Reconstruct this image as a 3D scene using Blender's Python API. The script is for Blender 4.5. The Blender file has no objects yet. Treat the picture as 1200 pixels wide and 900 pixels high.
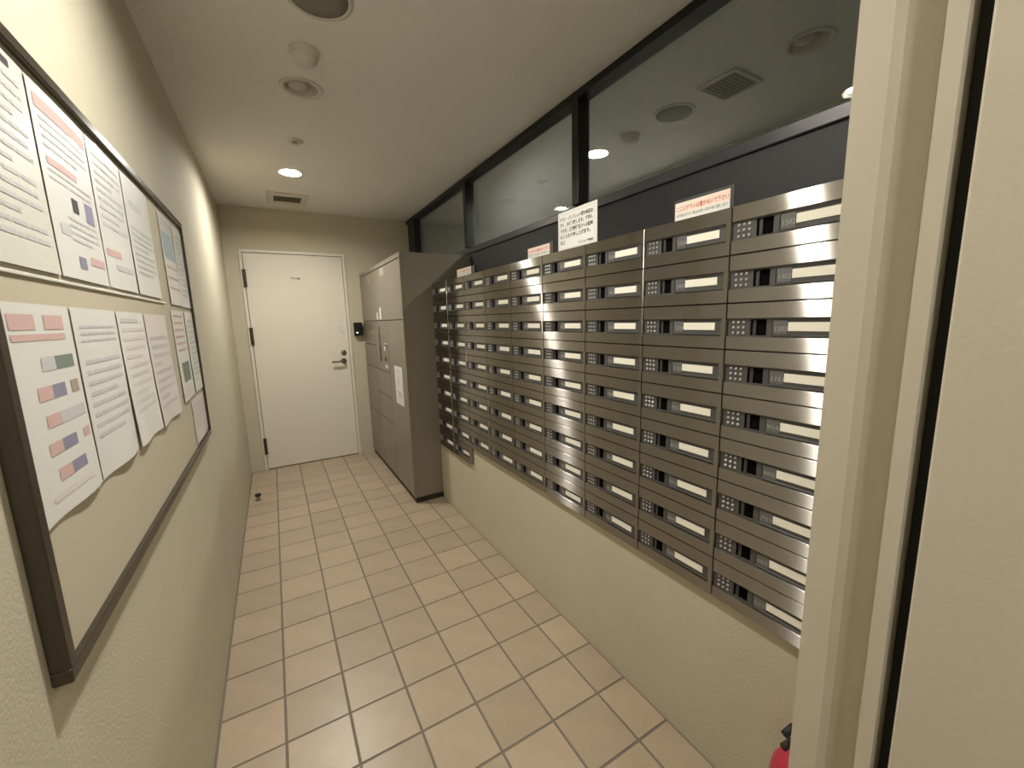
import bpy, bmesh, math, random
from mathutils import Vector, Matrix
random.seed(7)
scene = bpy.context.scene
C = scene.collection

# ------------------------------------------------------------------ camera
cam_d = bpy.data.cameras.new('camera'); cam = bpy.data.objects.new('camera', cam_d); C.objects.link(cam)
cam_d.sensor_width = 36.0; cam_d.lens = 36.0 * 481.874 / 1200.0; cam_d.clip_start = 0.01
RX = (0.86485339, -0.50133262, -0.02634796); FW = (0.49164309, 0.85641977, -0.15758252); UP = (0.10156617, 0.12333199, 0.98715426)
cam.matrix_world = Matrix(((RX[0], UP[0], -FW[0], 0.0), (RX[1], UP[1], -FW[1], 0.0), (RX[2], UP[2], -FW[2], 1.3742), (0, 0, 0, 1)))
scene.camera = cam

# ------------------------------------------------------------------ world, exposure
world = bpy.data.worlds.new('world'); scene.world = world; world.use_nodes = True
world.node_tree.nodes['Background'].inputs[0].default_value = (0.02, 0.02, 0.02, 1)
world.node_tree.nodes['Background'].inputs[1].default_value = 0.2
vs = scene.view_settings
vs.view_transform = 'Standard'; vs.look = 'None'; vs.exposure = 1.0; vs.gamma = 1.0; vs.use_curve_mapping = False
LAMP = 375.0            # radiance of a lit downlight lens
LAMP_COL = (1.0, 0.955, 0.875)

# ------------------------------------------------------------------ room numbers (metres)
XL, XR, XM, XG = -0.300, 1.040, 1.021, 1.380     # left wall, low right wall, mailbox fronts, transom glass
XH = 2.57                                        # far wall of the hall behind the glass
YB, YF0, YF1, YV = 4.463, 0.140, 0.207, -1.30    # back wall, front wall, wall behind the camera
ZC = 2.406
MW, MH, MZ = 0.2797, 0.1187, 1.635               # mailbox width, height, top of bank
MY = 1.494 + 5 * MW                              # locker end of the bank
LY, LX, LZ = 2.940, 0.813, 1.852                 # locker side, front, top

# ------------------------------------------------------------------ materials
MATS = {}
def mat(name, col, rough=0.6, metal=0.0, spec=0.5, bump=0.0, bscale=200.0, var=0.0, vscale=6.0, coat=0.0, aniso=0.0, emit=None, objvar=0.0, stretch=None, bdist=0.002):
    if name in MATS: return MATS[name]
    m = bpy.data.materials.new(name); m.use_nodes = True; nt = m.node_tree; N = nt.nodes; L = nt.links
    b = N['Principled BSDF']
    b.inputs['Base Color'].default_value = (*col, 1); b.inputs['Roughness'].default_value = rough
    b.inputs['Metallic'].default_value = metal; b.inputs['Specular IOR Level'].default_value = spec
    b.inputs['Coat Weight'].default_value = coat; b.inputs['Coat Roughness'].default_value = 0.08
    tc = N.new('ShaderNodeTexCoord'); vec = tc.outputs['Object']
    if stretch:
        mp = N.new('ShaderNodeMapping'); mp.inputs['Scale'].default_value = stretch; L.new(vec, mp.inputs['Vector']); vec = mp.outputs['Vector']
    csock = None
    if var > 0:
        n = N.new('ShaderNodeTexNoise'); n.inputs['Scale'].default_value = vscale; n.inputs['Detail'].default_value = 5
        L.new(vec, n.inputs['Vector'])
        mx = N.new('ShaderNodeMix'); mx.data_type = 'RGBA'
        mx.inputs['A'].default_value = (*[c * (1 - var) for c in col], 1); mx.inputs['B'].default_value = (*[min(1, c * (1 + var)) for c in col], 1)
        L.new(n.outputs['Fac'], mx.inputs['Factor']); csock = mx.outputs['Result']
    if objvar > 0:
        oi = N.new('ShaderNodeObjectInfo'); hs = N.new('ShaderNodeHueSaturation')
        mr = N.new('ShaderNodeMapRange'); mr.inputs['To Min'].default_value = 1 - objvar; mr.inputs['To Max'].default_value = 1 + objvar
        L.new(oi.outputs['Random'], mr.inputs['Value']); L.new(mr.outputs['Result'], hs.inputs['Value'])
        if csock: L.new(csock, hs.inputs['Color'])
        else: hs.inputs['Color'].default_value = (*col, 1)
        csock = hs.outputs['Color']
    if csock: L.new(csock, b.inputs['Base Color'])
    if bump > 0:
        n2 = N.new('ShaderNodeTexNoise'); n2.inputs['Scale'].default_value = bscale; n2.inputs['Detail'].default_value = 3
        L.new(vec, n2.inputs['Vector'])
        bp = N.new('ShaderNodeBump'); bp.inputs['Strength'].default_value = bump; bp.inputs['Distance'].default_value = bdist
        L.new(n2.outputs['Fac'], bp.inputs['Height']); L.new(bp.outputs['Normal'], b.inputs['Normal'])
    if aniso > 0:
        b.inputs['Anisotropic'].default_value = aniso
        t = N.new('ShaderNodeTangent'); t.direction_type = 'UV_MAP'; t.uv_map = 'UVMap'
        L.new(t.outputs['Tangent'], b.inputs['Tangent'])
    if emit:
        b.inputs['Emission Color'].default_value = (*emit[0], 1); b.inputs['Emission Strength'].default_value = emit[1]
    MATS[name] = m; return m

M_wall = mat('painted_plaster', (0.555, 0.512, 0.392), 0.75, bump=0.35, bscale=170, var=0.05, bdist=0.003)
M_hallwall = mat('hall_plaster', (0.62, 0.61, 0.56), 0.75, bump=0.3, bscale=160)
M_ceil = mat('ceiling_paper', (0.76, 0.735, 0.69), 0.85, bump=0.6, bscale=90, var=0.03, bdist=0.004)
M_grout = mat('grout', (0.19, 0.165, 0.138), 0.9, bump=0.3, bscale=300)
M_tile = mat('glazed_tile', (0.415, 0.33, 0.238), 0.33, spec=0.45, bump=0.12, bscale=40, var=0.14, vscale=9, objvar=0.08)
M_steel = mat('brushed_steel', (0.41, 0.39, 0.355), 0.205, 1.0, aniso=1.0, var=0.06, vscale=3, stretch=(1, 2, 260))
def brushed(m, rough, an):
    # drawn steel: a glossy lobe wide across the grain (up and down) and tight along it
    nt = m.node_tree; N = nt.nodes; L = nt.links; b = N['Principled BSDF']
    g = N.new('ShaderNodeBsdfAnisotropic'); g.distribution = 'GGX'
    g.inputs['Roughness'].default_value = rough; g.inputs['Anisotropy'].default_value = an
    L.new(b.inputs['Base Color'].links[0].from_socket, g.inputs['Color']); L.new(b.inputs['Tangent'].links[0].from_socket, g.inputs['Tangent'])
    L.new(g.outputs[0], N['Material Output'].inputs['Surface']); N.remove(b)
brushed(M_steel, 0.25, -0.85)
M_body = mat('mailbox_body_dark', (0.05, 0.045, 0.04), 0.5, 0.3)
M_plast = mat('dark_plastic', (0.075, 0.074, 0.072), 0.42)
M_plast2 = mat('grey_plastic_tab', (0.045, 0.045, 0.048), 0.5)
M_black = mat('black_plastic', (0.006, 0.006, 0.007), 0.35)
M_hole = mat('finger_hole_shade', (0.003, 0.003, 0.003), 0.9, spec=0.05)
M_btn = mat('silver_button', (0.55, 0.55, 0.54), 0.35, 0.6)
M_card = mat('cream_card', (0.90, 0.87, 0.76), 0.6)
M_num = mat('number_window', (0.13, 0.13, 0.13), 0.25, coat=0.4)
M_numtxt = mat('number_print', (0.30, 0.30, 0.29), 0.5)
M_frame = mat('black_aluminium', (0.014, 0.0135, 0.015), 0.42, 0.0, spec=0.3)
M_panel = mat('black_panel', (0.018, 0.017, 0.020), 0.55)
M_sill = mat('dark_grey_sill', (0.05, 0.05, 0.056), 0.35)
M_locker = mat('locker_paint', (0.20, 0.173, 0.134), 0.28, spec=0.5, bump=0.05, bscale=300)
M_lockgap = mat('locker_gap_dark', (0.03, 0.026, 0.02), 0.6)
M_door = mat('white_door_paint', (0.76, 0.715, 0.615), 0.45, bump=0.04, bscale=250)
M_dframe = mat('white_frame_paint', (0.74, 0.70, 0.61), 0.42)
M_jamb = mat('beige_frame_paint', (0.56, 0.515, 0.42), 0.5, bump=0.1, bscale=200)
M_hinge = mat('bronze_hinge', (0.10, 0.07, 0.05), 0.4, 0.7)
M_metal = mat('dark_nickel', (0.22, 0.19, 0.16), 0.3, 0.9)
M_chrome = mat('chrome', (0.75, 0.73, 0.70), 0.15, 1.0)
M_rubber = mat('black_rubber', (0.012, 0.011, 0.010), 0.6)
M_paper = mat('white_paper', (0.78, 0.78, 0.74), 0.4, coat=0.25)
M_ivory = mat('ivory_paper', (0.74, 0.74, 0.66), 0.4, coat=0.25)
M_pink = mat('pale_pink_paper', (0.76, 0.69, 0.66), 0.4, coat=0.25)
M_ink = mat('grey_ink', (0.57, 0.57, 0.57), 0.6)
M_inkd = mat('black_ink', (0.06, 0.06, 0.065), 0.6)
M_red = mat('red_ink', (0.64, 0.44, 0.41), 0.6)
M_redd = mat('strong_red_ink', (0.50, 0.13, 0.08), 0.6)
M_blue = mat('blue_ink', (0.27, 0.26, 0.36), 0.6)
M_green = mat('green_ink', (0.20, 0.25, 0.21), 0.6)
M_teal = mat('pale_blue_ink', (0.42, 0.52, 0.55), 0.6)
M_brown = mat('brown_ink', (0.40, 0.33, 0.27), 0.6)
M_salmon = mat('salmon_print', (0.88, 0.70, 0.61), 0.6)
M_board = mat('board_cloth', (0.53, 0.48, 0.36), 0.75, bump=0.25, bscale=400)
M_bframe = mat('bronze_aluminium', (0.075, 0.062, 0.046), 0.32, 0.5)
M_holder = mat('smoked_acrylic', (0.07, 0.07, 0.068), 0.25)
M_white = mat('white_plastic', (0.62, 0.585, 0.52), 0.5)
M_grille = mat('grey_mesh', (0.20, 0.185, 0.16), 0.7)
M_slat = mat('vent_slat', (0.42, 0.39, 0.34), 0.6)
M_can = mat('lamp_reflector', (0.70, 0.66, 0.58), 0.35)
M_eye = mat('lamp_glass_off', (0.50, 0.45, 0.39), 0.3)
M_lens = mat('lit_lens', (0.9, 0.9, 0.9), 0.5, emit=(LAMP_COL, LAMP))
M_lens_added = mat('added_lens_dim', (0.9, 0.9, 0.9), 0.5, emit=(LAMP_COL, LAMP * .52))  # lens of the added vestibule lamp, weaker than the others
M_exred = mat('extinguisher_red', (0.45, 0.025, 0.06), 0.3)
M_led = mat('status_led', (0.9, 0.9, 0.7), 0.4, emit=((1.0, 0.95, 0.6), 4.0))

def glass_mat():
    m = bpy.data.materials.new('dusty_glass'); m.use_nodes = True; nt = m.node_tree; N = nt.nodes; L = nt.links
    N.remove(N['Principled BSDF']); out = N['Material Output']
    tr = N.new('ShaderNodeBsdfTransparent'); tr.inputs[0].default_value = (0.88, 0.91, 0.89, 1)
    gl = N.new('ShaderNodeBsdfGlossy'); gl.inputs['Roughness'].default_value = 0.01
    lw = N.new('ShaderNodeLayerWeight'); lw.inputs['Blend'].default_value = 0.5
    pw = N.new('ShaderNodeMath'); pw.operation = 'POWER'; pw.inputs[1].default_value = 5.0; L.new(lw.outputs['Facing'], pw.inputs[0])
    fr = N.new('ShaderNodeMath'); fr.operation = 'MULTIPLY_ADD'; fr.inputs[1].default_value = 0.96; fr.inputs[2].default_value = 0.04; L.new(pw.outputs[0], fr.inputs[0])
    m1 = N.new('ShaderNodeMixShader'); L.new(fr.outputs[0], m1.inputs[0]); L.new(tr.outputs[0], m1.inputs[1]); L.new(gl.outputs[0], m1.inputs[2])
    tl = N.new('ShaderNodeBsdfTranslucent'); tl.inputs[0].default_value = (0.72, 0.74, 0.72, 1)
    ns = N.new('ShaderNodeTexNoise'); ns.inputs['Scale'].default_value = 25
    tc = N.new('ShaderNodeTexCoord'); L.new(tc.outputs['Object'], ns.inputs['Vector'])
    mr = N.new('ShaderNodeMapRange'); mr.inputs['To Min'].default_value = 0.03; mr.inputs['To Max'].default_value = 0.09
    L.new(ns.outputs['Fac'], mr.inputs['Value'])
    m2 = N.new('ShaderNodeMixShader'); L.new(mr.outputs[0], m2.inputs[0]); L.new(m1.outputs[0], m2.inputs[1]); L.new(tl.outputs[0], m2.inputs[2])
    L.new(m2.outputs[0], out.inputs[0]); return m
M_glass = glass_mat()

# ------------------------------------------------------------------ mesh helpers
class MB:
    def __init__(s): s.v = []; s.f = []; s.sm = []
    def add(s, vs, fs, smooth=False):
        o = len(s.v); s.v += [tuple(v) for v in vs]; s.f += [tuple(i + o for i in f) for f in fs]; s.sm += [smooth] * len(fs); return s
    def box(s, x0, x1, y0, y1, z0, z1, b=0.0):
        x0, x1 = min(x0, x1), max(x0, x1); y0, y1 = min(y0, y1), max(y0, y1); z0, z1 = min(z0, z1), max(z0, z1)
        if b <= 0:
            v = [(x, y, z) for x in (x0, x1) for y in (y0, y1) for z in (z0, z1)]
            return s.add(v, [(0, 1, 3, 2), (4, 6, 7, 5), (0, 4, 5, 1), (2, 3, 7, 6), (0, 2, 6, 4), (1, 5, 7, 3)])
        bm = bmesh.new(); r = bmesh.ops.create_cube(bm, size=1)
        for v in bm.verts:
            v.co = ((x0 + x1) / 2 + v.co.x * (x1 - x0), (y0 + y1) / 2 + v.co.y * (y1 - y0), (z0 + z1) / 2 + v.co.z * (z1 - z0))
        bmesh.ops.bevel(bm, geom=bm.edges[:], offset=b, segments=1, affect='EDGES', profile=0.5)
        bm.verts.index_update()
        s.add([v.co[:] for v in bm.verts], [[v.index for v in f.verts] for f in bm.faces]); bm.free(); return s
    def lathe(s, prof, c, axis='z', n=32, smooth=True, caps=True):
        # prof: list of (radius, height); axis direction of height
        vs = []; fs = []
        for r, h in prof:
            for k in range(n):
                a = 2 * math.pi * k / n; u, w = r * math.cos(a), r * math.sin(a)
                if axis == 'z': p = (c[0] + u, c[1] + w, c[2] + h)
                elif axis == 'x': p = (c[0] + h, c[1] + u, c[2] + w)
                else: p = (c[0] + w, c[1] + h, c[2] + u)
                vs.append(p)
        for i in range(len(prof) - 1):
            for k in range(n):
                k2 = (k + 1) % n
                fs.append((i * n + k, i * n + k2, (i + 1) * n + k2, (i + 1) * n + k))
        s.add(vs, fs, smooth)
        for i, fl in ((0, True), (len(prof) - 1, False)):
            if caps and prof[i][0] > 1e-4:
                ring = [vs[i * n + k] for k in range(n)]
                s.add(ring, [tuple(range(n))[::-1] if fl else tuple(range(n))])
        return s
    def tube(s, pts, r, n=10):
        P = [Vector(p) for p in pts]; vs = []; fs = []
        for i, p in enumerate(P):
            d = (P[min(i + 1, len(P) - 1)] - P[max(i - 1, 0)]).normalized()
            a = d.orthogonal().normalized() if i == 0 else (a - d * a.dot(d)).normalized()
            b2 = d.cross(a)
            for k in range(n):
                t = 2 * math.pi * k / n; vs.append(tuple(p + (a * math.cos(t) + b2 * math.sin(t)) * r))
        for i in range(len(P) - 1):
            for k in range(n): fs.append((i * n + k, i * n + (k + 1) % n, (i + 1) * n + (k + 1) % n, (i + 1) * n + k))
        fs.append(tuple(range(n))[::-1]); fs.append(tuple((len(P) - 1) * n + k for k in range(n)))
        return s.add(vs, fs, True)
    def prism(s, poly, z0, z1):      # plan polygon (x, y) pulled up in z
        n = len(poly); vs = [(x, y, z0) for x, y in poly] + [(x, y, z1) for x, y in poly]
        fs = [tuple(range(n))[::-1], tuple(range(n, 2 * n))] + [(i, (i + 1) % n, n + (i + 1) % n, n + i) for i in range(n)]
        return s.add(vs, fs)
    def mesh(s, name, off=(0, 0, 0)):
        me = bpy.data.meshes.new(name)
        me.from_pydata([(v[0] - off[0], v[1] - off[1], v[2] - off[2]) for v in s.v], [], s.f)
        bm = bmesh.new(); bm.from_mesh(me); bmesh.ops.recalc_face_normals(bm, faces=bm.faces[:]); bm.to_mesh(me); bm.free()
        me.polygons.foreach_set('use_smooth', s.sm); me.update(); return me

def wloc(o):
    v = Vector((0, 0, 0))
    while o: v += o.location; o = o.parent
    return v
def obj(name, mb, m, parent=None, loc=None):
    """mb is in world coordinates; the object's origin is loc (or its parent's)."""
    base = wloc(parent) if parent else Vector((0, 0, 0))
    org = Vector(loc) if loc is not None else base
    me = mb.mesh(name, org); me.materials.append(m)
    o = bpy.data.objects.new(name, me); C.objects.link(o)
    if parent: o.parent = parent
    o.location = org - base
    return o
def tag(o, label, cat=None, group=None):
    o['label'] = label
    if cat: o['category'] = cat
    if group: o['group'] = group
    return o
def thing(name, loc, label, cat, group=None):
    o = bpy.data.objects.new(name, None); C.objects.link(o); o.location = loc; o.empty_display_size = 0.05
    return tag(o, label, cat, group)
def struct(name, mb, m, label=None):
    o = obj(name, mb, m); o['kind'] = 'structure'
    if label: o['label'] = label
    return o
def sroot(name, loc, label):
    o = bpy.data.objects.new(name, None); C.objects.link(o); o.location = loc; o['kind'] = 'structure'; o['label'] = label; return o

FONT = None
def text_mb(txt, size, org, ux, uy, align='LEFT', width=None, bold=0.0):
    """flat lettering laid on a plane: org is the baseline start, ux/uy unit directions."""
    cu = bpy.data.curves.new('lettering', 'FONT'); cu.body = txt; cu.size = size; cu.align_x = align; cu.resolution_u = 2; cu.offset = bold
    t = bpy.data.objects.new('lettering', cu); C.objects.link(t)
    dg = bpy.context.evaluated_depsgraph_get(); me = bpy.data.meshes.new_from_object(t.evaluated_get(dg))
    bpy.data.objects.remove(t); bpy.data.curves.remove(cu)
    k = 1.0
    if width and len(me.vertices):
        xs = [v.co.x for v in me.vertices]; k = width / (max(xs) - min(xs))
    O = Vector(org); X = Vector(ux); Y = Vector(uy); mb = MB()
    mb.add([O + X * v.co.x * k + Y * v.co.y for v in me.vertices], [list(p.vertices) for p in me.polygons])
    bpy.data.meshes.remove(me); return mb
# ------------------------------------------------------------------ the setting
DL = [  # downlights: x, y, lit, place
    (0.219, 3.370, True, 'corridor'), (0.222, 2.190, False, 'corridor'), (0.219, 1.020, True, 'corridor'),
    (1.926, 2.175, True, 'hall'), (1.922, 0.955, False, 'hall'), (1.922, 3.370, False, 'hall'), (0.100, -0.55, True, 'vestibule')]  # the vestibule one is added out of view to brighten the open door
HOLE = 0.068
def ceiling():
    """slab with round holes: each hole sits in its own square cell, the rest are plain rectangles"""
    h = .12; mb = MB(); X0, X1, Ya, Yz = XL - .1, XH + .1, YV - .1, YB + .1; xm = XG
    def cell(x, y):
        n = 48; vs = []; fs = []
        for k in range(n):
            a = 2 * math.pi * k / n; ca, sa = math.cos(a), math.sin(a); q = h / max(abs(ca), abs(sa))
            for r, z in ((HOLE, 0), (q, 0), (HOLE, .012), (q, .012)): vs.append((x + r * ca, y + r * sa, ZC + z))
        for k in range(n):
            i, j = 4 * k, 4 * ((k + 1) % n)
            fs += [(i, i + 1, j + 1, j), (i + 2, j + 2, j + 3, i + 3), (i, j, j + 2, i + 2)]
        mb.add(vs, fs)
    for xa, xz, pl in ((X0, xm, 'corridor'), (xm, X1, 'hall')):
        ls = sorted([(d[1], d[0]) for d in DL if (d[3] == 'hall') == (pl == 'hall')]); yp = Ya
        for y, x in ls:
            mb.box(xa, xz, yp, y - h, ZC, ZC + .012); mb.box(xa, x - h, y - h, y + h, ZC, ZC + .012); mb.box(x + h, xz, y - h, y + h, ZC, ZC + .012)
            cell(x, y); yp = y + h
        mb.box(xa, xz, yp, Yz, ZC, ZC + .012)
    mb.box(X0, X1, Ya, Yz, ZC + .08, ZC + .09)
    struct('ceiling', mb, M_ceil)
ceiling()

floor = struct('floor', MB().box(XL - .1, XH + .1, YV - .1, YB + .1, -0.08, -0.003), M_grout, 'beige square floor tiles with brown-grey joints')
struct('wall_left', MB().box(XL - .1, XL, YV, YB, -0.003, ZC), M_wall)
DX0, DX1, DZ = -0.191, 0.690, 2.043            # back door: frame outer edges and top
wb = MB(); Y0, Y1 = YB, YB + .1
wb.box(XL - .1, DX0, Y0, Y1, -0.003, ZC); wb.box(DX1, XG + .02, Y0, Y1, -0.003, ZC); wb.box(DX0, DX1, Y0, Y1, DZ, ZC)
struct('wall_back', wb, M_wall)
wr = MB()
wr.box(XR, XG - .02, YF1, MY - 2 * MW, -0.003, MZ - 9 * MH - .001); wr.box(XR, XG - .02, MY - 2 * MW, LY - .003, -0.003, MZ - 10 * MH - .001)
wr.box(XR, XG - .02, MY + .001, LY - .003, MZ - 10 * MH - .001, MZ)
wr.box(XR, XG - .02, YF1, MY - 9 * MW - .001, MZ - 9 * MH, MZ)
struct('wall_right', wr, M_wall)
JX = 0.50                                        # clear opening edge of the near doorway
wf = MB(); wf.box(JX + .045, XG + .02, YF0, YF1 - .006, -0.003, ZC); wf.box(XL, JX + .045, YF0, YF1 - .006, 2.08, ZC)
struct('wall_front', wf, M_wall)
struct('wall_vestibule', MB().box(XL - .1, XG + .02, YV - .1, YV, -0.003, ZC).box(XG - .02, XG + .02, YV, YF0, -0.003, ZC), M_wall)
struct('wall_hall_far', MB().box(XH, XH + .1, YV, YB, -0.003, ZC), M_hallwall)
struct('wall_hall_back', MB().box(XG + .021, XH + .1, YB, YB + .1, -0.003, ZC), M_hallwall)
struct('wall_hall_front', MB().box(XG + .021, XH + .1, YV - .1, YV, -0.003, ZC), M_hallwall)

# floor tiles
G = 0.0040
cols = [XL + .004] + [-0.0968 + .2 * i for i in range(6)] + [XR - .002]
rows = [YV + .0]
y = 1.4006 - .2 * 13
while y < YB - .02: rows.append(y); y += .2
rows.append(YB - .002)
cache = {}
def tile_mesh(w, d):
    k = (round(w, 4), round(d, 4))
    if k not in cache:
        me = MB().box(0, w, 0, d, -.006, 0, 0.0012).mesh('tile'); me.materials.append(M_tile); cache[k] = me
    return cache[k]
def add_tile(x0, x1, y0, y1):
    w, d = x1 - x0 - 2 * G, y1 - y0 - 2 * G
    if w < .015 or d < .015: return
    o = bpy.data.objects.new('tile', tile_mesh(w, d)); C.objects.link(o); o.parent = floor
    o.location = (x0 + G, y0 + G, random.uniform(-.0004, .0004))
for i in range(len(cols) - 1):
    for j in range(len(rows) - 1):
        x0, x1, y0, y1 = cols[i], cols[i + 1], rows[j], rows[j + 1]
        if y0 > LY + .02 and x0 > LX + .02: continue                     # under the locker
        if x0 > .49 and -.1 < y0 < .2: continue                          # under the front wall
        if x1 <= x0 or y1 <= y0: continue
        add_tile(x0, x1, y0, y1)

# back door
d1 = sroot('door_1', ((DX0 + DX1) / 2, YB, 0), 'flat white steel door in a white frame at the end of the corridor')
FWD = 0.026
fr = MB()
fr.box(DX0 + .001, DX0 + FWD, YB - .012, YB + .07, 0, DZ - .001, .002); fr.box(DX1 - FWD, DX1 - .001, YB - .012, YB + .07, 0, DZ - .001, .002)
fr.box(DX0 + FWD, DX1 - FWD, YB - .012, YB + .07, DZ - FWD, DZ - .001, .002)
obj('door_frame', fr, M_dframe, d1)
leaf = obj('door_leaf', MB().box(DX0 + FWD + .004, DX1 - FWD - .004, YB - .004, YB + .036, .008, DZ - FWD - .004, .0015), M_door, d1)
tag(obj('threshold', MB().box(DX0 + FWD, DX1 - FWD, YB - .004, YB + .07, -.002, .006), M_metal, d1), 'dark metal strip under the door leaf')
for z in (1.79, 1.276, .235):
    obj('hinge', MB().lathe([(.013, -.068), (.013, .068)], (DX0 + FWD + .002, YB - .018, z), 'z', 14).lathe([(.015, -.076), (.015, -.068)], (DX0 + FWD + .002, YB - .018, z), 'z', 14).lathe([(.015, .068), (.015, .076)], (DX0 + FWD + .002, YB - .018, z), 'z', 14), M_hinge, d1)
hx, hz = 0.600, 0.995
h = obj('door_handle', MB().lathe([(.026, 0), (.026, -.008), (.012, -.011), (.011, -.05), (.0, -.052)], (hx, YB - .004, hz), 'y', 20).tube([(hx, YB - .05, hz), (hx - .02, YB - .056, hz), (hx - .06, YB - .056, hz - .001), (hx - .115, YB - .054, hz - .002)], .0095, 12), M_metal, d1)
tag(h, 'dark nickel lever handle')
tag(obj('lock_cylinder', MB().lathe([(.024, 0), (.024, -.010), (.019, -.016), (0, -.017)], (.606, YB - .004, 1.08), 'y', 22).box(.604, .608, YB - .024, YB - .019, 1.068, 1.092), M_metal, d1), 'round dark lock cylinder above the lever')
npl = obj('name_plate', MB().box(.195, .283, YB - .007, YB - .004, 1.786, 1.812, .001), M_dframe, d1)
obj('lettering', text_mb('管理人室', .019, (.200, YB - .0076, 1.791), (1, 0, 0), (0, 0, 1), width=.078, bold=.0006), M_inkd, npl)
nt_ = obj('sticker', MB().box(.570, .640, YB - .0055, YB - .004, 1.262, 1.372), M_paper, d1)
sk = MB()
for k in range(5): sk.box(.578, .578 + .04 + .012 * (k % 2), YB - .0062, YB - .0056, 1.350 - .019 * k, 1.356 - .019 * k)
sk.box(.60, .632, YB - .0062, YB - .0056, 1.268, 1.276); sk.box(.62, .634, YB - .0062, YB - .0056, 1.285, 1.302)
obj('printed_lines', sk, M_ink, nt_)

# near doorway: frame on the hinge side, lintel, and the leaf standing open
d2 = sroot('door_2', (JX, YF0, 0), 'beige steel door standing open beside its beige frame')
ZT = 2.04
jp = [(JX, YF1), (JX, .180), (JX + .014, .176), (JX + .014, .150), (JX, .146), (JX, .133), (JX + .040, .133), (JX + .040, YF1 - .005), (JX + .06, YF1 - .005), (JX + .06, YF1)]
obj('door_frame', MB().prism(jp, 0, ZT + .04), M_jamb, d2)
obj('door_frame', MB().box(XL + .001, XL + .03, .133, YF1, 0, ZT + .04), M_jamb, d2)
obj('door_frame', MB().box(XL + .03, JX, .133, YF1, ZT, ZT + .04), M_jamb, d2)
lf = obj('door_leaf', MB().box(JX + .001, JX + .041, -.66, .120, .008, ZT - .004, .002), M_jamb, d2)
for z in (.25, 1.0, 1.8):
    obj('hinge', MB().lathe([(.006, -.05), (.006, .05)], (JX + .034, .1265, z), 'z', 12), M_hinge, d2)
obj('door_gasket', MB().box(JX + .024, JX + .040, .1225, .1325, .01, ZT - .004), M_rubber, d2)
obj('door_handle', MB().lathe([(.026, 0), (.026, -.008), (.011, -.011), (.011, -.05), (0, -.052)], (JX + .001, -.60, 1.0), 'x', 18).tube([(JX - .049, -.60, 1.0), (JX - .054, -.58, 1.0), (JX - .054, -.49, 1.0)], .009, 10), M_metal, d2)

# transom window above the mailboxes
XF = 1.325
w1 = sroot('window_1', (XG, 2.3, 1.86), 'black framed glass transom above the mailboxes')
tr1 = MB().box(XF, XG + .02, YF1, YB - .002, ZC - .034, ZC - .001, .002); obj('top_rail', tr1, M_frame, w1)
tag(obj('bottom_rail', MB().box(1.350, XG + .02, YF1, YB - .002, 1.868, 1.908, .003), M_sill, w1), 'dark grey sill rail')
for y0, y1 in ((4.20, 4.38), (2.925, 2.975), (1.632, 1.680), (YF1, .26)):
    obj('mullion', MB().box(XF + .002, XG + .018, y0, y1, 1.908, ZC - .034, .002), M_frame, w1)
obj('mullion', MB().box(XF + .02, XG + .018, 4.38, YB - .002, 1.908, ZC - .034, .002), M_frame, w1)
for y0, y1 in ((2.975, 4.20), (1.680, 2.925), (.26, 1.632)):
    obj('pane', MB().box(XG - .003, XG + .003, y0, y1, 1.908, ZC - .034), M_glass, w1)
struct('trim_1', MB().box(XG - .019, XG + .02, YF1, YB - .002, 0, 1.867), M_panel, 'black panel behind the mailbox bank below the transom')

# ------------------------------------------------------------------ mailboxes
def steel_front():
    g = .0015; ys = -.0018; ye = -MW + .0018; zt = MH - g; zb = g; s0 = MH * (1 - .325); s1 = MH * (1 - .71); yr = -.949 * MW
    poly = [(ys, zb), (ye, zb), (ye, zt), (ys, zt), (ys, s0), (yr, s0), (yr, s1), (ys, s1)]
    bm = bmesh.new(); vs = [bm.verts.new((0, y, z)) for y, z in poly]; f = bm.faces.new(vs)
    r = bmesh.ops.extrude_face_region(bm, geom=[f])
    for e in r['geom']:
        if isinstance(e, bmesh.types.BMVert): e.co.x += .014
    bm.edges.ensure_lookup_table()
    front = [e for e in bm.edges if all(abs(v.co.x) < 1e-6 for v in e.verts)]
    bmesh.ops.bevel(bm, geom=front, offset=.0013, segments=2, affect='EDGES', profile=.5)
    bmesh.ops.recalc_face_normals(bm, faces=bm.faces[:])
    uv = bm.loops.layers.uv.new('UVMap')
    for fc in bm.faces:
        for l in fc.loops: l[uv].uv = (l.vert.co.z * 3 + l.vert.co.x, -l.vert.co.y * 3)
    me = bpy.data.meshes.new('front_panel'); bm.to_mesh(me); bm.free(); me.materials.append(M_steel); return me
def lm(mb, name, m):
    me = mb.mesh(name); me.materials.append(m); return me
S0, S1 = MH * (1 - .325), MH * (1 - .71)         # dark strip: top and bottom
fy = lambda a: -a * MW
h0, h1, hz0, hz1 = .212, .352, S1 + .0035, S0 - .003
PARTS = [('body', lm(MB().box(.0145, .315, -.0015, -MW + .0015, .0015, MH - .0015), 'body', M_body), None)]
PARTS.append(('front_panel', steel_front(), None))
st = MB(); xs0, xs1 = .007, .013
st.box(xs0, xs1, -.0018, fy(h0), S1, S0); st.box(xs0, xs1, fy(h1), fy(.949), S1, S0)
st.box(xs0, xs1, fy(h0), fy(h1), hz1, S0); st.box(xs0, xs1, fy(h0), fy(h1), S1, hz0)
PARTS.append(('lock_strip', lm(st, 'lock_strip', M_plast), None))
kp = MB()
for r in range(3):
    for c in range(3):
        yc = fy(.060 + .047 * c); zc_ = S0 - .0095 - .0135 * r
        kp.lathe([(.0036, 0.0), (.0036, -.0016), (.0024, -.0026)], (xs0, yc, zc_), 'x', 8, False)
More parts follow.
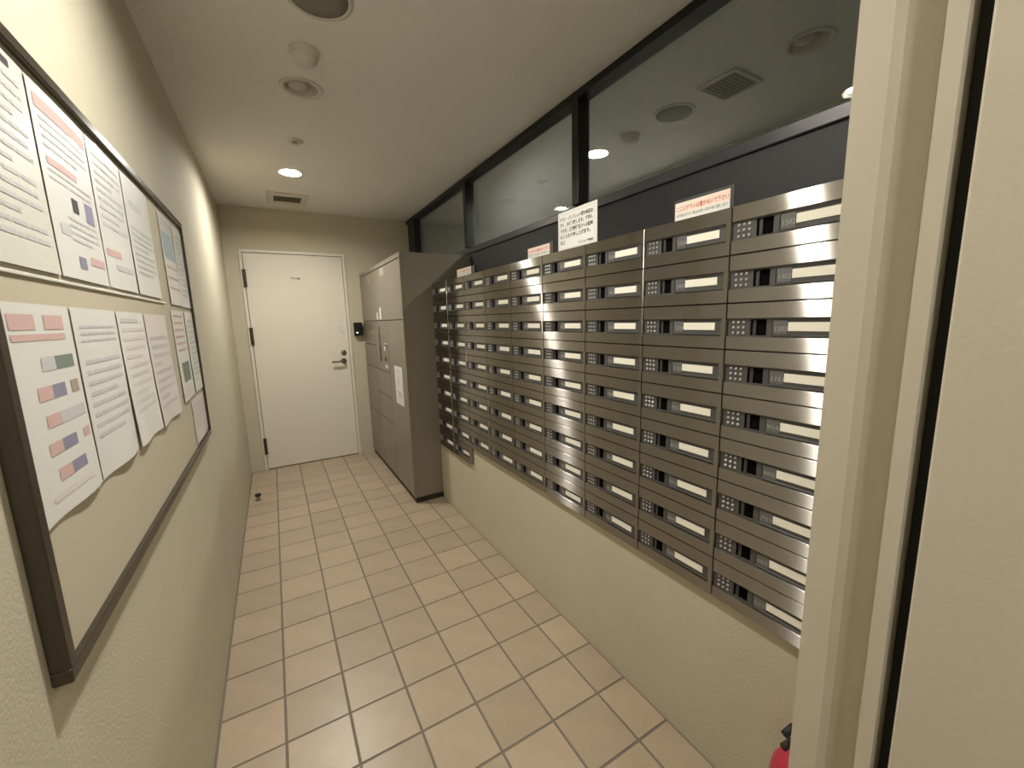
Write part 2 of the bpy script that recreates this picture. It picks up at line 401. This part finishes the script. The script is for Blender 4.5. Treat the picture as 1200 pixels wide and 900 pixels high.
PARTS.append(('keypad', lm(kp, 'keypad', M_btn), None))
PARTS.append(('pull_hole_shade', lm(MB().box(.0125, .0142, fy(h0), fy(h1), hz0, hz1), 'pull_hole_shade', M_hole), None))  # shallow plate; the shade of a deep finger hole is in its black colour
PARTS.append(('pull_tab', lm(MB().box(.0085, .0124, fy(h0 + .020), fy(.262), hz0 + .001, hz1 - .002, .0006), 'pull_tab', M_plast2), None))
lh = MB(); a0, a1, zt_, zb_ = .397, .945, S0 - .001, S1 + .003
lh.box(.0035, xs0, fy(a0), fy(a1), zt_ - .0035, zt_, .0008); lh.box(.0035, xs0, fy(a0), fy(a1), zb_, zb_ + .0035, .0008)
lh.box(.0035, xs0, fy(a0), fy(a0) - .0025, zb_, zt_, .0008); lh.box(.0035, xs0, fy(a1) + .004, fy(a1), zb_, zt_, .0008)
PARTS.append(('label_holder', lm(lh, 'label_holder', M_plast), None))
PARTS.append(('number_window', lm(MB().box(.0055, xs0, fy(.409), fy(.522), S1 + .008, S0 - .006), 'number_window', M_num), None))
PARTS.append(('name_card', lm(MB().box(.0052, xs0, fy(.527), fy(.875), MH * (1 - .580), MH * (1 - .412)), 'name_card', M_card), None))
ORD = ['first', 'second', 'third', 'fourth', 'fifth', 'sixth', 'seventh', 'eighth', 'ninth', 'tenth']
FLOORS = [15, 14, 12, 11, 9, 8, 7, 6, 5, 4]
known = {(8, 0): '1502', (8, 1): '1402', (8, 2): '1203', (8, 3): '1101', (8, 4): '904', (7, 0): '1504', (7, 1): '1401', (7, 2): '1204', (7, 3): '1102', (7, 4): '902'}
numcache = {}
for c in range(9):
    for r in range(10 if c < 2 else 9):
        yl, zb = MY - c * MW, MZ - (r + 1) * MH
        rw = 'top' if r == 0 else ORD[r]; low = ', hanging below the rest' if r == 9 else ''
        lab = f'brushed steel mailbox, {rw} row from the top, {ORD[c]} column from the delivery locker' if r else f'brushed steel mailbox in the top row, {ORD[c]} column from the delivery locker'
        if r == 9: lab = f'brushed steel mailbox hanging below the rest, {ORD[c]} column from the delivery locker'
        t = thing('mailbox', (XM, yl, zb), lab, 'mailbox', 'mailboxes in the steel wall bank')
        for n, me, _ in PARTS:
            o = bpy.data.objects.new(n, me); C.objects.link(o); o.parent = t
        num = known.get((c, r), f'{FLOORS[r]}0{1 + (c * 3 + r) % 5}')
        nm = text_mb(num, .0155, (.0053, fy(.418), S1 + .0155), (0, -1, 0), (0, 0, 1), width=.026)
        me = nm.mesh('number_print'); me.materials.append(M_numtxt)
        nw = [ch for ch in t.children if ch.name.startswith('number_window')][0]
        o = bpy.data.objects.new('number_print', me); C.objects.link(o); o.parent = nw

# signs standing on the mailboxes (facing the corridor)
def sign(name, label, y_l, y_r, z1, kind, group=None, hold=0.0):
    """y_l is the end nearer the locker"""
    t = thing(name, (XM + .012, (y_l + y_r) / 2, MZ), label, 'sign', group)
    x = XM + .010
    obj('holder', MB().box(x, x + .003, y_l, y_r, MZ, z1, .0008).box(x + .003, x + .03, y_l - .01, y_r + .01, MZ, MZ + .002), M_holder if hold else M_paper, t)
    return t, x
def small_sign(label, y_l, y_r, z1, g0, g1, gt):
    t, x = sign('flyer_notice', label, y_l, y_r, z1, 'red', 'flyer notices on the mailboxes', 1.0)
    a, b, zt, zb = y_l - g0, y_r + g1, z1 - gt, MZ + .0005
    zm = zb + (zt - zb) * .40
    p = obj('printed_card', MB().box(x - .0012, x - .0001, a, b, zb, zt), M_paper, t)
    obj('salmon_band', MB().box(x - .0015, x - .00125, a - .001, b + .001, zm, zt - .001), M_salmon, p)
    w = a - b - .010; hh = zt - zb
    obj('lettering', text_mb('ここにチラシは置かないで下さい', hh * .30, (x - .0018, a - .005, zm + hh * .13), (0, -1, 0), (0, 0, 1), width=w, bold=.0003), M_redd, p)
    obj('lettering', text_mb('※不用なチラシ等は自室へ持ち帰り願います', hh * .2, (x - .0015, a - .005, zb + hh * .17), (0, -1, 0), (0, 0, 1), width=w), M_inkd, p)
small_sign('red and white flyer notice in smoked holder, standing one box from the near end', .838, .658, 1.690, .006, .010, .008)
small_sign('red and white flyer notice standing beside the larger white notice', 1.622, 1.430, 1.683, .004, .022, .005)
small_sign('red and white flyer notice standing near the delivery locker', 2.445, 2.190, 1.681, .003, .045, .003)
t, x = sign('printed_notice', 'square white notice with black border and lettering, standing on the mailboxes', 1.392, 1.163, 1.778, 'white')
bd = MB(); a, b, zb, zt = 1.384, 1.173, MZ + .004, 1.770
for (p0, p1, q0, q1) in ((a, b, zt - .0015, zt), (a, b, zb, zb + .0015), (a, a - .0018, zb, zt), (b + .0018, b, zb, zt)): bd.box(x - .0006, x - .0002, p0, p1, q0, q1)
obj('border', bd, M_ink, t)
lines = ['チラシ・パンフレット類の投函は', '固く、お断り致します。管理人', 'ですが、各戸郵便受けへの配布', 'おことわり申し上げます。', '以上']
wd = [.192, .192, .192, .178, .03]
for k, (s, w) in enumerate(zip(lines, wd)):
    obj('lettering', text_mb(s, .0165, (x - .0006, a - .007, zt - .0265 - .0215 * k), (0, -1, 0), (0, 0, 1), width=w, bold=.0004), M_inkd, t)
obj('lettering', text_mb('マンション管理組合', .009, (x - .0006, b + .092, zb + .008), (0, -1, 0), (0, 0, 1), width=.082, bold=.0002), M_inkd, t)

# ------------------------------------------------------------------ delivery locker
lk = thing('delivery_locker', ((LX + XG) / 2, (LY + YB) / 2, 0), 'tall taupe steel parcel locker on a black plinth beside the mailboxes', 'locker')
XB = XG - .022; YE = 4.44
obj('plinth', MB().box(LX + .012, XB, LY + .006, YE - .004, 0, .042), M_rubber, lk)
obj('body', MB().box(LX + .016, XB, LY, YE, .042, LZ, .002).box(LX, LX + .016, LY, YE, LZ - .034, LZ, .002).box(LX, LX + .016, LY, LY + .018, .042, LZ - .034, .0015), M_locker, lk)
obj('recess_back', MB().box(LX + .0135, LX + .0155, LY + .018, YE, .043, LZ - .035), M_lockgap, lk)
zt = LZ - .037
def ldoor(y0, y1, z0, z1): return obj('door', MB().box(LX + .001, LX + .013, y0 + .003, y1 - .003, z0 + .003, z1 - .003, .0015), M_locker, lk)
ya, yb_, yc, yd = LY + .020, 3.440, 3.900, YE - .002
ldoor(ya, yd, 1.385, zt)
near = ldoor(ya, yb_, .046, 1.385)
mids = [ldoor(yb_, yc, z0, z1) for z0, z1 in ((.046, .51), (.51, .735), (.735, .95))]
ctrl = ldoor(yb_, yc, .95, 1.385)
fars = [ldoor(yc, yd, z0, z1) for z0, z1 in ((.046, .51), (.51, .95), (.95, 1.165), (1.165, 1.385))]
tag(obj('handle_slot', MB().box(LX - .002, LX + .001, 3.725, 3.750, 1.03, 1.33, .001), M_lockgap, ctrl), 'dark vertical slot')
tag(obj('red_mark', MB().box(LX - .0028, LX - .002, 3.730, 3.745, 1.27, 1.32), M_redd, ctrl), 'small red mark')
tag(obj('lock_knob', MB().lathe([(.016, 0), (.016, -.012), (.010, -.020), (0, -.021)], (LX + .001, 3.515, 1.185), 'x', 18), M_chrome, ctrl), 'chrome lock knob')
tag(obj('round_sticker', MB().lathe([(.022, 0), (.022, -.0012)], (LX + .001, 3.575, 1.150), 'x', 20), M_paper, ctrl), 'round white sticker')
obj('keyhole_plate', MB().lathe([(.02, 0), (.02, -.004)], (LX + .001, 3.56, 1.062), 'x', 18), M_hinge, ctrl)
tag(obj('white_sticker', MB().box(LX - .0002, LX + .001, 3.500, 3.585, .985, 1.012), M_paper, ctrl), 'small white sticker')
for yy, zz, w_, h_ in ((3.64, 1.445, .055, .10), (3.76, 1.425, .05, .06)):
    tag(obj('sticker', MB().box(LX - .0002, LX + .001, yy - w_ / 2, yy + w_ / 2, zz - h_ / 2, zz + h_ / 2), M_paper, lk), 'small pale sticker')
for yy, zz in ((3.535, 1.775), (4.03, 1.765), (3.46, 1.775)):
    obj('sticker', MB().box(LX - .0002, LX + .001, yy - .012, yy + .012, zz - .03, zz + .03), M_white, lk)
for yy in (3.38, 3.62, 4.05):
    obj('hinge_pin', MB().lathe([(.006, 0), (.006, -.004)], (LX + .001, yy, .062), 'x', 10), M_chrome, lk)
pn = thing('paper_notice', (LX, 3.18, .73), 'tall white paper notice taped to the front of the delivery locker', 'notice')
sh = obj('sheet', MB().box(LX - .0004, LX + .0008, 3.072, 3.290, .73, 1.03), M_paper, pn)
pr = MB()
pr.box(LX - .0012, LX - .0005, 3.14, 3.25, .985, .998)
for k in range(5): pr.box(LX - .0012, LX - .0005, 3.15 - .012 * (k % 2), 3.24, .945 - .018 * k, .951 - .018 * k)
pr.box(LX - .0012, LX - .0005, 3.115, 3.225, .785, .835); pr.box(LX - .0012, LX - .0005, 3.13, 3.15, .755, .765); pr.box(LX - .0012, LX - .0005, 3.2, 3.215, .758, .768)
obj('printed_lines', pr, M_ink, sh)

# card reader on the back wall between door and locker
cr = thing('card_reader', (.758, YB, 1.24), 'small black wall box with a glowing light between door and locker', 'card reader')
obj('housing', MB().box(.718, .799, YB - .062, YB - .001, 1.243, 1.374, .006), M_black, cr)
obj('face_plate', MB().box(.724, .793, YB - .065, YB - .062, 1.250, 1.368, .002), M_black, cr)
tag(obj('status_light', MB().box(.737, .749, YB - .0665, YB - .065, 1.268, 1.276), M_led, cr), 'tiny pale lit indicator')

# door stop on the floor
ds = thing('door_stop', (-.229, 3.70, 0), 'small floor door stop with black rubber head beside the left wall', 'door stop')
obj('base', MB().lathe([(.020, 0), (.020, .004), (.011, .009), (.009, .030)], (-.229, 3.70, 0), 'z', 20), M_metal, ds)
obj('bumper', MB().lathe([(.012, .030), (.021, .034), (.022, .046), (.017, .052), (0, .053)], (-.229, 3.70, 0), 'z', 20), M_rubber, ds)

# fire extinguisher behind the doorway
EX, EY = .955, .364
ex = thing('fire_extinguisher', (EX, EY, 0), 'red fire extinguisher with black hose and lever standing by the low wall', 'fire extinguisher')
obj('cylinder', MB().lathe([(.050, 0), (.064, .006), (.066, .03), (.066, .292), (.062, .322), (.050, .346), (.030, .362), (.022, .370)], (EX, EY, 0), 'z', 36), M_exred, ex)
obj('valve', MB().lathe([(.021, .368), (.021, .412), (.014, .414), (.014, .432)], (EX, EY, 0), 'z', 20).box(EX - .016, EX + .016, EY - .012, EY + .012, .420, .440, .003), M_hinge, ex)
obj('carry_handle', MB().tube([(EX - .005, EY, .432), (EX - .040, EY + .006, .432), (EX - .078, EY + .012, .430)], .008, 10), M_rubber, ex)
obj('lever', MB().tube([(EX + .01, EY, .440), (EX - .02, EY, .462), (EX - .055, EY + .008, .470), (EX - .078, EY + .012, .462)], .008, 10), M_rubber, ex)
obj('hose', MB().tube([(EX + .01, EY - .012, .425), (EX - .005, EY - .05, .425), (EX - .022, EY - .074, .395), (EX - .026, EY - .080, .33), (EX - .022, EY - .078, .20), (EX - .018, EY - .078, .10)], .0095, 12), M_rubber, ex)
obj('label_band', MB().lathe([(.0664, .12), (.0664, .24)], (EX, EY, 0), 'z', 36), M_paper, ex)

# ------------------------------------------------------------------ ceiling fittings
for x, y, lit, pl in DL:
    if pl == 'hall' and lit: lab = 'lit recessed downlight in the hall ceiling behind the glass'
    elif pl == 'hall': lab = 'unlit downlight behind the glass beside the square hall vent' if y < 2 else 'unlit downlight behind the glass beyond the hall sprinkler'
    elif pl == 'vestibule': lab = 'lit downlight added out of view outside the open near door'
    elif lit: lab = 'lit recessed downlight near the white door' if y > 2 else 'lit recessed downlight above the near end of the mailboxes'
    else: lab = 'unlit recessed downlight in the corridor ceiling beside the smoke detector'
    t = thing('downlight', (x, y, ZC), lab, 'downlight', 'unlit downlights in the hall' if (pl == 'hall' and not lit) else None)
    ro = .078 if lit else .090
    obj('trim_ring', MB().lathe([(HOLE - .001, .0), (HOLE - .002, -.003), (ro - .004, -.005), (ro, -.0005), (ro, 0.0)], (x, y, ZC), 'z', 40, True, False), M_white, t)
    mb = MB(); n = 40; pr_ = [(HOLE - .001, -.001), (HOLE - .004, .012), (HOLE - .010, .026), (.020, .027), (.0, .027)] if lit else [(HOLE - .001, -.001), (HOLE - .004, .030), (.050, .058), (.0, .060)]
    mb.lathe(pr_, (x, y, ZC), 'z', 40, True, False); obj('reflector', mb, M_can, t)
    if lit:
        obj('lens', MB().lathe([(.056, .016), (.052, .014), (0, .0135)], (x, y, ZC), 'z', 32), M_lens if pl != 'vestibule' else M_lens_added, t)
    else:
        obj('lamp_eye', MB().lathe([(.046, .045), (.042, .012), (.030, .004), (.0, .001)], (x - .012, y + .01, ZC), 'z', 28), M_eye, t)
def speaker(x, y, lab):
    t = thing('ceiling_speaker', (x, y, ZC), lab, 'speaker')
    obj('rim', MB().lathe([(.104, 0), (.104, -.004), (.092, -.008), (.088, -.004), (.088, -.001)], (x, y, ZC), 'z', 40, True, False), M_white, t)
    obj('grille', MB().lathe([(.0885, -.001), (.0885, -.005), (.05, -.0075), (0, -.008)], (x, y, ZC), 'z', 40), M_grille, t)
speaker(.238, 1.590, 'round grey speaker grille in the corridor ceiling')
speaker(1.920, 1.580, 'round grey speaker grille in the hall ceiling behind the glass')
def smoke(x, y, lab):
    t = thing('smoke_detector', (x, y, ZC), lab, 'smoke detector')
    obj('base', MB().lathe([(.054, 0), (.054, -.014), (.049, -.018)], (x, y, ZC), 'z', 32), M_white, t)
    obj('sensor_head', MB().lathe([(.046, -.018), (.044, -.034), (.032, -.046), (.014, -.050), (0, -.050)], (x, y, ZC), 'z', 32), M_white, t)
smoke(.214, 1.905, 'round off-white smoke detector hanging under the corridor ceiling')
smoke(1.920, 1.880, 'round off-white smoke detector in the hall behind the glass')
def sprinkler(x, y, lab):
    t = thing('sprinkler_head', (x, y, ZC), lab, 'sprinkler')
    obj('cover_plate', MB().lathe([(.045, 0), (.043, -.004), (.024, -.008)], (x, y, ZC), 'z', 28), M_white, t)
    obj('nozzle', MB().lathe([(.014, -.007), (.012, -.018), (.020, -.020), (.019, -.022), (0, -.022)], (x, y, ZC), 'z', 20), M_can, t)
sprinkler(.222, 2.800, 'small round sprinkler head in the corridor ceiling')
sprinkler(1.920, 2.785, 'small round sprinkler head in the hall ceiling behind the glass')
def vent(x0, x1, y0, y1, bx, by, lab):
    t = thing('air_vent', ((x0 + x1) / 2, (y0 + y1) / 2, ZC), lab, 'air vent')
    f = MB(); z0, z1 = ZC - .012, ZC - .0002
    f.box(x0, x0 + bx, y0, y1, z0, z1, .002); f.box(x1 - bx, x1, y0, y1, z0, z1, .002); f.box(x0 + bx, x1 - bx, y0, y0 + by, z0, z1, .002); f.box(x0 + bx, x1 - bx, y1 - by, y1, z0, z1, .002)
    obj('frame', f, M_white, t)
    obj('dark_duct', MB().box(x0 + bx, x1 - bx, y0 + by, y1 - by, ZC - .002, ZC - .0003), M_grille, t)
    n = 9
    for k in range(n):
        yy = y0 + by + (y1 - y0 - 2 * by) * (k + .5) / n
        s = MB(); d = .006; s.add([(x0 + bx, yy - d, ZC - .010), (x1 - bx, yy - d, ZC - .010), (x1 - bx, yy + d, ZC - .004), (x0 + bx, yy + d, ZC - .004), (x0 + bx, yy - d, ZC - .0085), (x1 - bx, yy - d, ZC - .0085), (x1 - bx, yy + d, ZC - .0025), (x0 + bx, yy + d, ZC - .0025)], [(0, 1, 2, 3), (4, 7, 6, 5), (0, 4, 5, 1), (1, 5, 6, 2), (2, 6, 7, 3), (3, 7, 4, 0)])
        obj('slat', s, M_slat, t)
vent(.072, .368, 3.885, 4.205, .048, .07, 'white air vent with grey slats in the ceiling above the white door')
vent(1.822, 2.030, 1.185, 1.376, .014, .014, 'square grey air vent in the hall ceiling behind the glass')

# ------------------------------------------------------------------ notice board on the left wall
BY0, BY1, BZ0, BZ1 = .720, 2.215, .905, 1.795
bt = thing('notice_board', (XL, (BY0 + BY1) / 2, BZ0), 'wide notice board in a thin bronze frame on the left wall', 'notice board')
obj('back_panel', MB().box(XL + .0005, XL + .012, BY0 + .01, BY1 - .01, BZ0 + .01, BZ1 - .01), M_board, bt)
fw, fd = .020, .022
obj('frame_rail', MB().box(XL + .0005, XL + fd, BY0, BY1, BZ1 - fw, BZ1, .002), M_bframe, bt)
obj('frame_rail', MB().box(XL + .0005, XL + fd, BY0, BY1, BZ0, BZ0 + fw, .002), M_bframe, bt)
obj('frame_stile', MB().box(XL + .0005, XL + fd, BY0, BY0 + fw, BZ0 + fw, BZ1 - fw, .002), M_bframe, bt)
obj('frame_stile', MB().box(XL + .0005, XL + fd, BY1 - .012, BY1, BZ0 + fw, BZ1 - fw, .002), M_bframe, bt)
obj('pocket_rail', MB().box(XL + .012, XL + .0155, BY0 + fw, 1.70, 1.449, 1.4545, .001), M_ivory, bt)
XP = XL + .0128
def poster(label, y0, z1, w, h, design, paper=None, curl=.006, name='poster'):
    t = thing(name, (XP, y0 + w / 2, z1 - h), label, 'poster', 'sheets on the notice board')
    ph = random.uniform(0, 6)
    def X(y, z): 
        u = (y - y0) / w; v = (z1 - z) / h
        return XP + .0012 + curl * v * v * (.35 + .3 * math.cos(u * 6.28 + ph)) + .0012 * math.sin(u * 3.14)
    ny, nz = 8, 10; mb = MB(); vs = []
    for k in range(nz + 1):
        for i in range(ny + 1):
            yy = y0 + w * i / ny; zz = z1 - h * k / nz; vs.append((X(yy, zz), yy, zz))
    fs = [(k * (ny + 1) + i, k * (ny + 1) + i + 1, (k + 1) * (ny + 1) + i + 1, (k + 1) * (ny + 1) + i) for k in range(nz) for i in range(ny)]
    n = len(vs); vs += [(x - .0003, y, z) for x, y, z in vs]; fs += [tuple(n + q for q in f[::-1]) for f in fs]
    sh = obj('sheet', MB().add(vs, fs, True), paper or M_paper, t)
    prints = {}
    for it in design:
        u0, u1, v0, v1, m = it[:5]
        mb = prints.setdefault('text' if len(it) > 5 else len(prints) + 1, (MB(), m))[0]
        k = max(1, int((u1 - u0) * 8)); q = max(1, int((v1 - v0) * 10))
        pv = [(X(y0 + w * (u0 + (u1 - u0) * i / k), z1 - h * (v0 + (v1 - v0) * j / q)) + .0006, y0 + w * (u0 + (u1 - u0) * i / k), z1 - h * (v0 + (v1 - v0) * j / q)) for j in range(q + 1) for i in range(k + 1)]
        mb.add(pv, [(j * (k + 1) + i, j * (k + 1) + i + 1, (j + 1) * (k + 1) + i + 1, (j + 1) * (k + 1) + i) for j in range(q) for i in range(k)])
    for mn, (mb, m) in prints.items():
        po = obj('printed_text' if mn == 'text' else 'printed_block', mb, m, sh)
        if mn == 'text': po['kind'] = 'stuff'
    return t
def textlines(v0, v1, n, m=M_ink, u0=.10, u1=.90, th=.38):
    out = []; st = (v1 - v0) / n
    for k in range(n):
        u = u0; e = u1 if (k + 1) % 4 else u0 + (u1 - u0) * random.uniform(.4, .8)
        while u < e - .02:
            l = random.uniform(.05, .22); out.append((u, min(e, u + l), v0 + st * k, v0 + st * (k + th), m, 1)); u += l + random.uniform(.008, .025)
    return out
TA, TB = 1.762, 1.412
# upper row
poster('ivory sheet of grey text beside the frame, upper row', .742, TA, .212, .300, textlines(.10, .90, 14) + [(.25, .8, .03, .065, M_inkd)], M_ivory, .003)
poster('white sheet with a red heading bar and small pictures, upper row', .962, TA, .226, .300,
       [(.06, .96, .06, .13, M_red), (.10, .62, .36, .40, M_red), (.62, .95, .84, .89, M_red), (.42, .54, .52, .60, M_inkd), (.70, .88, .50, .62, M_blue), (.12, .3, .70, .76, M_ink), (.35, .5, .86, .93, M_blue)] + textlines(.16, .34, 4) + textlines(.42, .50, 2) + textlines(.64, .80, 4, u0=.3), M_paper, .003)
poster('white sheet of grey text after the red-headed sheet, upper row', 1.196, TA, .214, .300, textlines(.08, .60, 9) + [(.08, .5, .72, .77, M_red), (.3, .9, .82, .86, M_ink)], M_paper, .003)
poster('white sheet of sparse grey lines, last in the pocket of the upper row', 1.418, TA, .250, .300, textlines(.42, .85, 8) + [(.15, .6, .20, .25, M_ink)], M_paper, .003)
poster('white sheet with a pale blue block, upper row near the far edge', 1.800, TA - .010, .205, .300, [(.1, .9, .18, .48, M_teal), (.1, .9, .56, .58, M_red), (.1, .9, .68, .70, M_red), (.1, .9, .80, .82, M_red)] + textlines(.05, .15, 2), M_paper, .004)
poster('narrow white sheet at the far edge, upper row', 2.018, TA - .012, .180, .300, textlines(.10, .9, 12, u0=.2), M_paper, .004)
# lower row
poster('white sheet with five coloured product pictures in a column, lower row', .744, TB, .210, .300,
       [(.10, .42, .05, .12, M_red), (.55, .86, .05, .12, M_red), (.10, .86, .14, .17, M_red),
        (.40, .60, .25, .315, M_ink), (.60, .92, .25, .315, M_green),
        (.28, .48, .385, .45, M_red), (.48, .68, .385, .45, M_blue), (.78, .92, .385, .45, M_brown),
        (.32, .52, .52, .58, M_red), (.52, .95, .52, .58, M_ink),
        (.28, .46, .65, .71, M_red), (.46, .68, .65, .71, M_blue), (.82, .95, .65, .70, M_red),
        (.34, .52, .78, .84, M_red), (.52, .75, .78, .84, M_blue), (.2, .8, .89, .92, M_pink)], M_paper, .010)
poster('white sheet of faint grey lines beside the product pictures, lower row', .964, TB, .226, .302, textlines(.10, .22, 3) + textlines(.30, .8, 8, M_teal), M_paper, .012)
poster('white sheet of faint pinkish lines, lower row', 1.200, TB, .214, .304, textlines(.12, .8, 10, M_pink) + [(.1, .7, .05, .08, M_ink)], M_paper, .012)
poster('pale pink sheet at the end of the lower row', 1.424, TB, .250, .306, textlines(.2, .9, 9, M_ink), M_pink, .012)
poster('white sheet with red lines and a green block, lower row near the far edge', 1.775, TB + .02, .215, .315, [(.1, .85, .05 + .075 * k, .075 + .075 * k, M_red) for k in range(6)] + [(.2, .85, .58, .80, M_green), (.1, .9, .86, .97, M_pink)], M_paper, .006)
poster('narrow white sheet at the far edge, lower row', 2.016, TB + .02, .180, .315, textlines(.10, .9, 12, u0=.2), M_paper, .005)
poster('pale pink sheet hanging lowest at the far edge', 1.900, TB - .310, .295, .165, textlines(.15, .8, 5), M_pink, .006)
